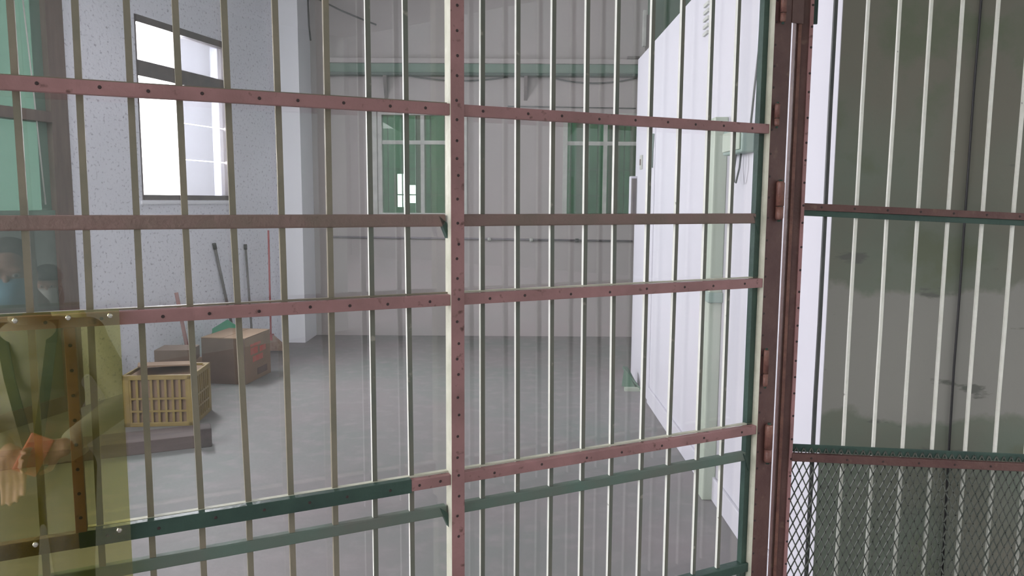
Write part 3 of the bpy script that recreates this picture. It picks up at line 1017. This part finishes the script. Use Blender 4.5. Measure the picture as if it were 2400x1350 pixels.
def limb(bm, pts, rs, seg=12):
    tube(bm, pts, rs, seg)
    for p, r in zip(pts, rs):
        ell(bm, p, (r, r, r), seg=12)


def fuse(name, bm, m, parent, voxel=0.008, smooth=6):
    """weld the pieces into one continuous skin"""
    o = obj(name, bm, m, parent)
    md = o.modifiers.new('remesh', 'REMESH')
    md.mode = 'VOXEL'
    md.voxel_size = voxel
    md.use_smooth_shade = True
    sm = o.modifiers.new('smooth', 'SMOOTH')
    sm.iterations = smooth
    sm.factor = 0.4
    return o


def hand(bm, wrist, along, palm_n, side, curl=0.5, s=1.0):
    """palm, four bent fingers of unequal length and a thumb; side=+1/-1 thumb side along (along x palm_n)"""
    along = along.normalized()
    palm_n = (palm_n - along * palm_n.dot(along)).normalized()
    lat = along.cross(palm_n) * side
    kn = wrist + along * 0.085 * s
    for k in range(4):
        off = (k - 1.5) * 0.019 * s
        limb(bm, [wrist + lat * off * 0.6, kn - lat * off * -1.0], [0.016 * s, 0.0125 * s], 8)
    for k, ln in enumerate((0.070, 0.078, 0.073, 0.058)):
        off = (1.5 - k) * 0.020 * s
        p = kn + lat * off
        d = along.copy()
        pts = [p]
        for j, fr_ in enumerate((0.42, 0.33, 0.25)):
            q_ = Matrix.Rotation(-curl * (0.5 + 0.25 * j) - 0.04 * k, 3, lat * side)
            d = q_ @ d
            p = p + d * ln * fr_ * s * 1.15
            pts.append(p)
        limb(bm, pts, [0.0095 * s, 0.009 * s, 0.0082 * s, 0.0070 * s], 8)
    b = wrist + along * 0.028 * s + lat * 0.026 * s
    t1 = b + (along * 0.6 + lat * 0.8).normalized() * 0.042 * s
    t2 = t1 + (along * 0.85 + lat * 0.25 + palm_n * 0.35).normalized() * 0.032 * s
    limb(bm, [b, t1, t2], [0.0125 * s, 0.0105 * s, 0.008 * s], 8)


def person(label, loc, rz, s, cols, arms, seated=False, cap=False, tilt=0.0):
    P = thing('person', label, 'person', loc, rz)
    V = lambda x, y, z: Vector((x, y, z)) * s
    hz = -0.46 if seated else 0.0                      # a seated trunk sits lower
    skin, jacket, trousers, hairm, maskm, shoes = cols
    # bare skin: head, neck, forearm ends and hands in one surface
    bm = bmesh.new()
    hc_ = V(tilt, 0.03, 1.585 + hz)
    ell(bm, hc_ + V(0, -0.012, 0.022), (0.076 * s, 0.095 * s, 0.098 * s))
    ell(bm, hc_ + V(0, 0.030, -0.045), (0.058 * s, 0.066 * s, 0.078 * s))
    ell(bm, hc_ + V(0, 0.052, -0.092), (0.032 * s, 0.034 * s, 0.026 * s))
    ell(bm, hc_ + V(0, 0.096, -0.022), (0.012 * s, 0.018 * s, 0.026 * s))
    ell(bm, hc_ + V(0, 0.104, -0.038), (0.017 * s, 0.014 * s, 0.012 * s))
    for sx in (-1, 1):
        ell(bm, hc_ + V(0.078 * sx, -0.005, -0.008), (0.010 * s, 0.020 * s, 0.032 * s))
        ell(bm, hc_ + V(0.030 * sx, 0.074, 0.016), (0.026 * s, 0.014 * s, 0.009 * s))
        ell(bm, hc_ + V(0.042 * sx, 0.062, -0.030), (0.022 * s, 0.020 * s, 0.018 * s))
    ell(bm, hc_ + V(0, 0.088, -0.072), (0.024 * s, 0.012 * s, 0.010 * s))
    limb(bm, [V(0, -0.01, 1.38 + hz), V(0, 0.0, 1.45 + hz), V(tilt * 0.8, 0.012, 1.53 + hz)], [0.066 * s, 0.053 * s, 0.052 * s])
    for a in arms:
        wr_ = V(*a['wrist'])
        el_ = V(*a['elbow'])
        limb(bm, [el_.lerp(wr_, 0.45), wr_], [0.036 * s, 0.025 * s], 10)
        hand(bm, wr_, Vector(a['along']), Vector(a['palm']), a['side'], a['curl'], s)
    fuse('body', bm, skin, P, 0.0055 * max(s, 0.8), 4)
    for sx in (-1, 1):
        bm = bmesh.new()
        ell(bm, hc_ + V(0.030 * sx, 0.080, -0.002), (0.013 * s, 0.009 * s, 0.008 * s), seg=10)
        obj('eye', bm, FRAMEW, P)
        bm = bmesh.new()
        ell(bm, hc_ + V(0.030 * sx, 0.0875, -0.002), (0.006 * s, 0.0035 * s, 0.006 * s), seg=8)
        obj('iris', bm, BLACK, P)
    # jacket: trunk and sleeves
    bm = bmesh.new()
    for z_, rx, ry in ((0.92, 0.165, 0.118), (1.02, 0.158, 0.112), (1.14, 0.162, 0.116), (1.25, 0.172, 0.120), (1.34, 0.165, 0.108)):
        ell(bm, V(0, 0.0, z_ + hz), (rx * s, ry * s, 0.105 * s))
    ell(bm, V(0, -0.01, 1.39 + hz), (0.12 * s, 0.075 * s, 0.055 * s))
    for a in arms:
        sh_ = V(a['sx'] * 0.175, -0.005, 1.365 + hz)
        wr_ = V(*a['wrist'])
        el_ = V(*a['elbow'])
        limb(bm, [V(a['sx'] * 0.08, -0.005, 1.37 + hz), sh_, sh_.lerp(el_, 0.5), el_], [0.07 * s, 0.066 * s, 0.058 * s, 0.052 * s])
        limb(bm, [el_, el_.lerp(wr_, 0.5), el_.lerp(wr_, 0.86)], [0.052 * s, 0.046 * s, 0.041 * s])
    fuse('jacket', bm, jacket, P, 0.009, 6)
    bm = bmesh.new()
    bmesh.ops.create_cone(bm, cap_ends=False, segments=20, radius1=0.075 * s, radius2=0.062 * s, depth=0.05 * s, matrix=Matrix.Translation(V(0, -0.005, 1.435 + hz)))
    obj('collar', bm, jacket, P)
    # trousers and shoes
    bm = bmesh.new()
    ell(bm, V(0, 0, 0.90 + hz), (0.168 * s, 0.122 * s, 0.11 * s))
    for sx in (-1, 1):
        if seated:
            limb(bm, [V(0.09 * sx, 0.02, 0.88 + hz), V(0.11 * sx, 0.24, 0.90 + hz), V(0.12 * sx, 0.42, 0.90 + hz)], [0.095 * s, 0.085 * s, 0.068 * s])
            limb(bm, [V(0.12 * sx, 0.42, 0.90 + hz), V(0.12 * sx, 0.40, 0.26), V(0.12 * sx, 0.38, 0.08)], [0.066 * s, 0.056 * s, 0.050 * s])
        else:
            limb(bm, [V(0.088 * sx, 0, 0.87), V(0.092 * sx, 0.012, 0.50), V(0.095 * sx, -0.012, 0.10)], [0.098 * s, 0.070 * s, 0.055 * s])
    fuse('trousers', bm, trousers, P, 0.010, 5)
    for sx in (-1, 1):
        y_ = 0.38 if seated else -0.012
        x_ = 0.12 if seated else 0.095
        bm = bmesh.new()
        ell(bm, V(x_ * sx, y_ + 0.06, 0.045), (0.045 * s, 0.125 * s, 0.045 * s))
        ell(bm, V(x_ * sx, y_ - 0.01, 0.065), (0.042 * s, 0.06 * s, 0.062 * s))
        bmesh.ops.bisect_plane(bm, geom=bm.verts[:] + bm.edges[:] + bm.faces[:], plane_co=(0, 0, 0.002), plane_no=(0, 0, -1), clear_outer=True)
        obj('shoe', bm, shoes, P)
    # hair shell, open at the face
    bm = bmesh.new()
    ell(bm, hc_ + V(0, -0.022, 0.030), (0.086 * s, 0.103 * s, 0.103 * s), seg=24)
    if cap:
        for sx in (-1, 1):
            ell(bm, hc_ + V(0.072 * sx, -0.01, -0.10), (0.026 * s, 0.045 * s, 0.12 * s))
    bmesh.ops.bisect_plane(bm, geom=bm.verts[:] + bm.edges[:] + bm.faces[:], plane_co=hc_ + V(0, 0.045, 0.04), plane_no=(0, 0.9, -0.45), clear_outer=True)
    obj('hair', bm, hairm, P)
    # pleated face mask
    bm = bmesh.new()
    nu, nv = 11, 7
    grid = []
    for j in range(nv):
        row = []
        for i_ in range(nu):
            th = (i_ / (nu - 1) - 0.5) * 2.0
            zz = 0.0 - 0.112 * j / (nv - 1)
            rr = 0.077 + 0.004 * math.sin(j * math.pi / (nv - 1)) + (0.0025 if j % 2 else 0.0)
            fy = 0.044 + 0.042 * math.sin(j * math.pi / (nv - 1)) ** 0.5 * math.cos(th) ** 2
            row.append(bm.verts.new(hc_ + V(math.sin(th) * rr * 0.92, math.cos(th) * 0.058 + fy - 0.008, zz - 0.012)))
        grid.append(row)
    for j in range(nv - 1):
        for i_ in range(nu - 1):
            bm.faces.new((grid[j][i_], grid[j][i_ + 1], grid[j + 1][i_ + 1], grid[j + 1][i_])).smooth = True
    mk = obj('face_mask', bm, maskm, P)
    sd = mk.modifiers.new('solid', 'SOLIDIFY')
    sd.thickness = 0.003
    for sx in (-1, 1):
        tubeo('ear_loop', FRAMEW, [hc_ + V(0.062 * sx, 0.045, -0.02), hc_ + V(0.084 * sx, 0.0, 0.018), hc_ + V(0.086 * sx, -0.018, -0.02), hc_ + V(0.060 * sx, 0.045, -0.105)], 0.0022 * s, mk, 5)
    if cap:
        bm = bmesh.new()
        ell(bm, hc_ + V(0, -0.012, 0.062), (0.096 * s, 0.112 * s, 0.085 * s), seg=20)
        bmesh.ops.bisect_plane(bm, geom=bm.verts[:] + bm.edges[:] + bm.faces[:], plane_co=hc_ + V(0, 0, 0.048), plane_no=(0, 0, -1), clear_outer=True)
        bmesh.ops.create_cone(bm, cap_ends=True, segments=20, radius1=0.1 * s, radius2=0.096 * s, depth=0.012 * s, matrix=Matrix.Translation(hc_ + V(0, 0.055, 0.052)))
        obj('cap', bm, BLACK, P)
    return P


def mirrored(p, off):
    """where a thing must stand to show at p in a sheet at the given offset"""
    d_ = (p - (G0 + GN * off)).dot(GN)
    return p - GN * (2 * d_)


SKIN = mat('skin', (0.50, 0.31, 0.23), (0.46, 0.27, 0.20), 6, 0.5, 0.03)
KHAKI = mat('khaki_cloth', (0.36, 0.35, 0.27), (0.30, 0.31, 0.23), 5, 0.85, 0.1)
DARKC = mat('dark_cloth', (0.06, 0.065, 0.07), (0.08, 0.08, 0.085), 5, 0.85, 0.1)
HAIRD = mat('dark_grey_hair', (0.07, 0.06, 0.055), (0.10, 0.09, 0.08), 30, 0.6, 0.2)
HAIRB = mat('brown_hair', (0.12, 0.06, 0.035), (0.16, 0.08, 0.05), 30, 0.6, 0.2)
MASKB = mat('blue_mask', (0.25, 0.55, 0.68), (0.22, 0.50, 0.64), 10, 0.8, 0.05)
MASKW = mat('white_mask', (0.8, 0.8, 0.72), None, 10, 0.8, 0.05)
LIME = mat('yellow_green_cloth', (0.52, 0.54, 0.28), (0.45, 0.48, 0.24), 5, 0.85, 0.1)
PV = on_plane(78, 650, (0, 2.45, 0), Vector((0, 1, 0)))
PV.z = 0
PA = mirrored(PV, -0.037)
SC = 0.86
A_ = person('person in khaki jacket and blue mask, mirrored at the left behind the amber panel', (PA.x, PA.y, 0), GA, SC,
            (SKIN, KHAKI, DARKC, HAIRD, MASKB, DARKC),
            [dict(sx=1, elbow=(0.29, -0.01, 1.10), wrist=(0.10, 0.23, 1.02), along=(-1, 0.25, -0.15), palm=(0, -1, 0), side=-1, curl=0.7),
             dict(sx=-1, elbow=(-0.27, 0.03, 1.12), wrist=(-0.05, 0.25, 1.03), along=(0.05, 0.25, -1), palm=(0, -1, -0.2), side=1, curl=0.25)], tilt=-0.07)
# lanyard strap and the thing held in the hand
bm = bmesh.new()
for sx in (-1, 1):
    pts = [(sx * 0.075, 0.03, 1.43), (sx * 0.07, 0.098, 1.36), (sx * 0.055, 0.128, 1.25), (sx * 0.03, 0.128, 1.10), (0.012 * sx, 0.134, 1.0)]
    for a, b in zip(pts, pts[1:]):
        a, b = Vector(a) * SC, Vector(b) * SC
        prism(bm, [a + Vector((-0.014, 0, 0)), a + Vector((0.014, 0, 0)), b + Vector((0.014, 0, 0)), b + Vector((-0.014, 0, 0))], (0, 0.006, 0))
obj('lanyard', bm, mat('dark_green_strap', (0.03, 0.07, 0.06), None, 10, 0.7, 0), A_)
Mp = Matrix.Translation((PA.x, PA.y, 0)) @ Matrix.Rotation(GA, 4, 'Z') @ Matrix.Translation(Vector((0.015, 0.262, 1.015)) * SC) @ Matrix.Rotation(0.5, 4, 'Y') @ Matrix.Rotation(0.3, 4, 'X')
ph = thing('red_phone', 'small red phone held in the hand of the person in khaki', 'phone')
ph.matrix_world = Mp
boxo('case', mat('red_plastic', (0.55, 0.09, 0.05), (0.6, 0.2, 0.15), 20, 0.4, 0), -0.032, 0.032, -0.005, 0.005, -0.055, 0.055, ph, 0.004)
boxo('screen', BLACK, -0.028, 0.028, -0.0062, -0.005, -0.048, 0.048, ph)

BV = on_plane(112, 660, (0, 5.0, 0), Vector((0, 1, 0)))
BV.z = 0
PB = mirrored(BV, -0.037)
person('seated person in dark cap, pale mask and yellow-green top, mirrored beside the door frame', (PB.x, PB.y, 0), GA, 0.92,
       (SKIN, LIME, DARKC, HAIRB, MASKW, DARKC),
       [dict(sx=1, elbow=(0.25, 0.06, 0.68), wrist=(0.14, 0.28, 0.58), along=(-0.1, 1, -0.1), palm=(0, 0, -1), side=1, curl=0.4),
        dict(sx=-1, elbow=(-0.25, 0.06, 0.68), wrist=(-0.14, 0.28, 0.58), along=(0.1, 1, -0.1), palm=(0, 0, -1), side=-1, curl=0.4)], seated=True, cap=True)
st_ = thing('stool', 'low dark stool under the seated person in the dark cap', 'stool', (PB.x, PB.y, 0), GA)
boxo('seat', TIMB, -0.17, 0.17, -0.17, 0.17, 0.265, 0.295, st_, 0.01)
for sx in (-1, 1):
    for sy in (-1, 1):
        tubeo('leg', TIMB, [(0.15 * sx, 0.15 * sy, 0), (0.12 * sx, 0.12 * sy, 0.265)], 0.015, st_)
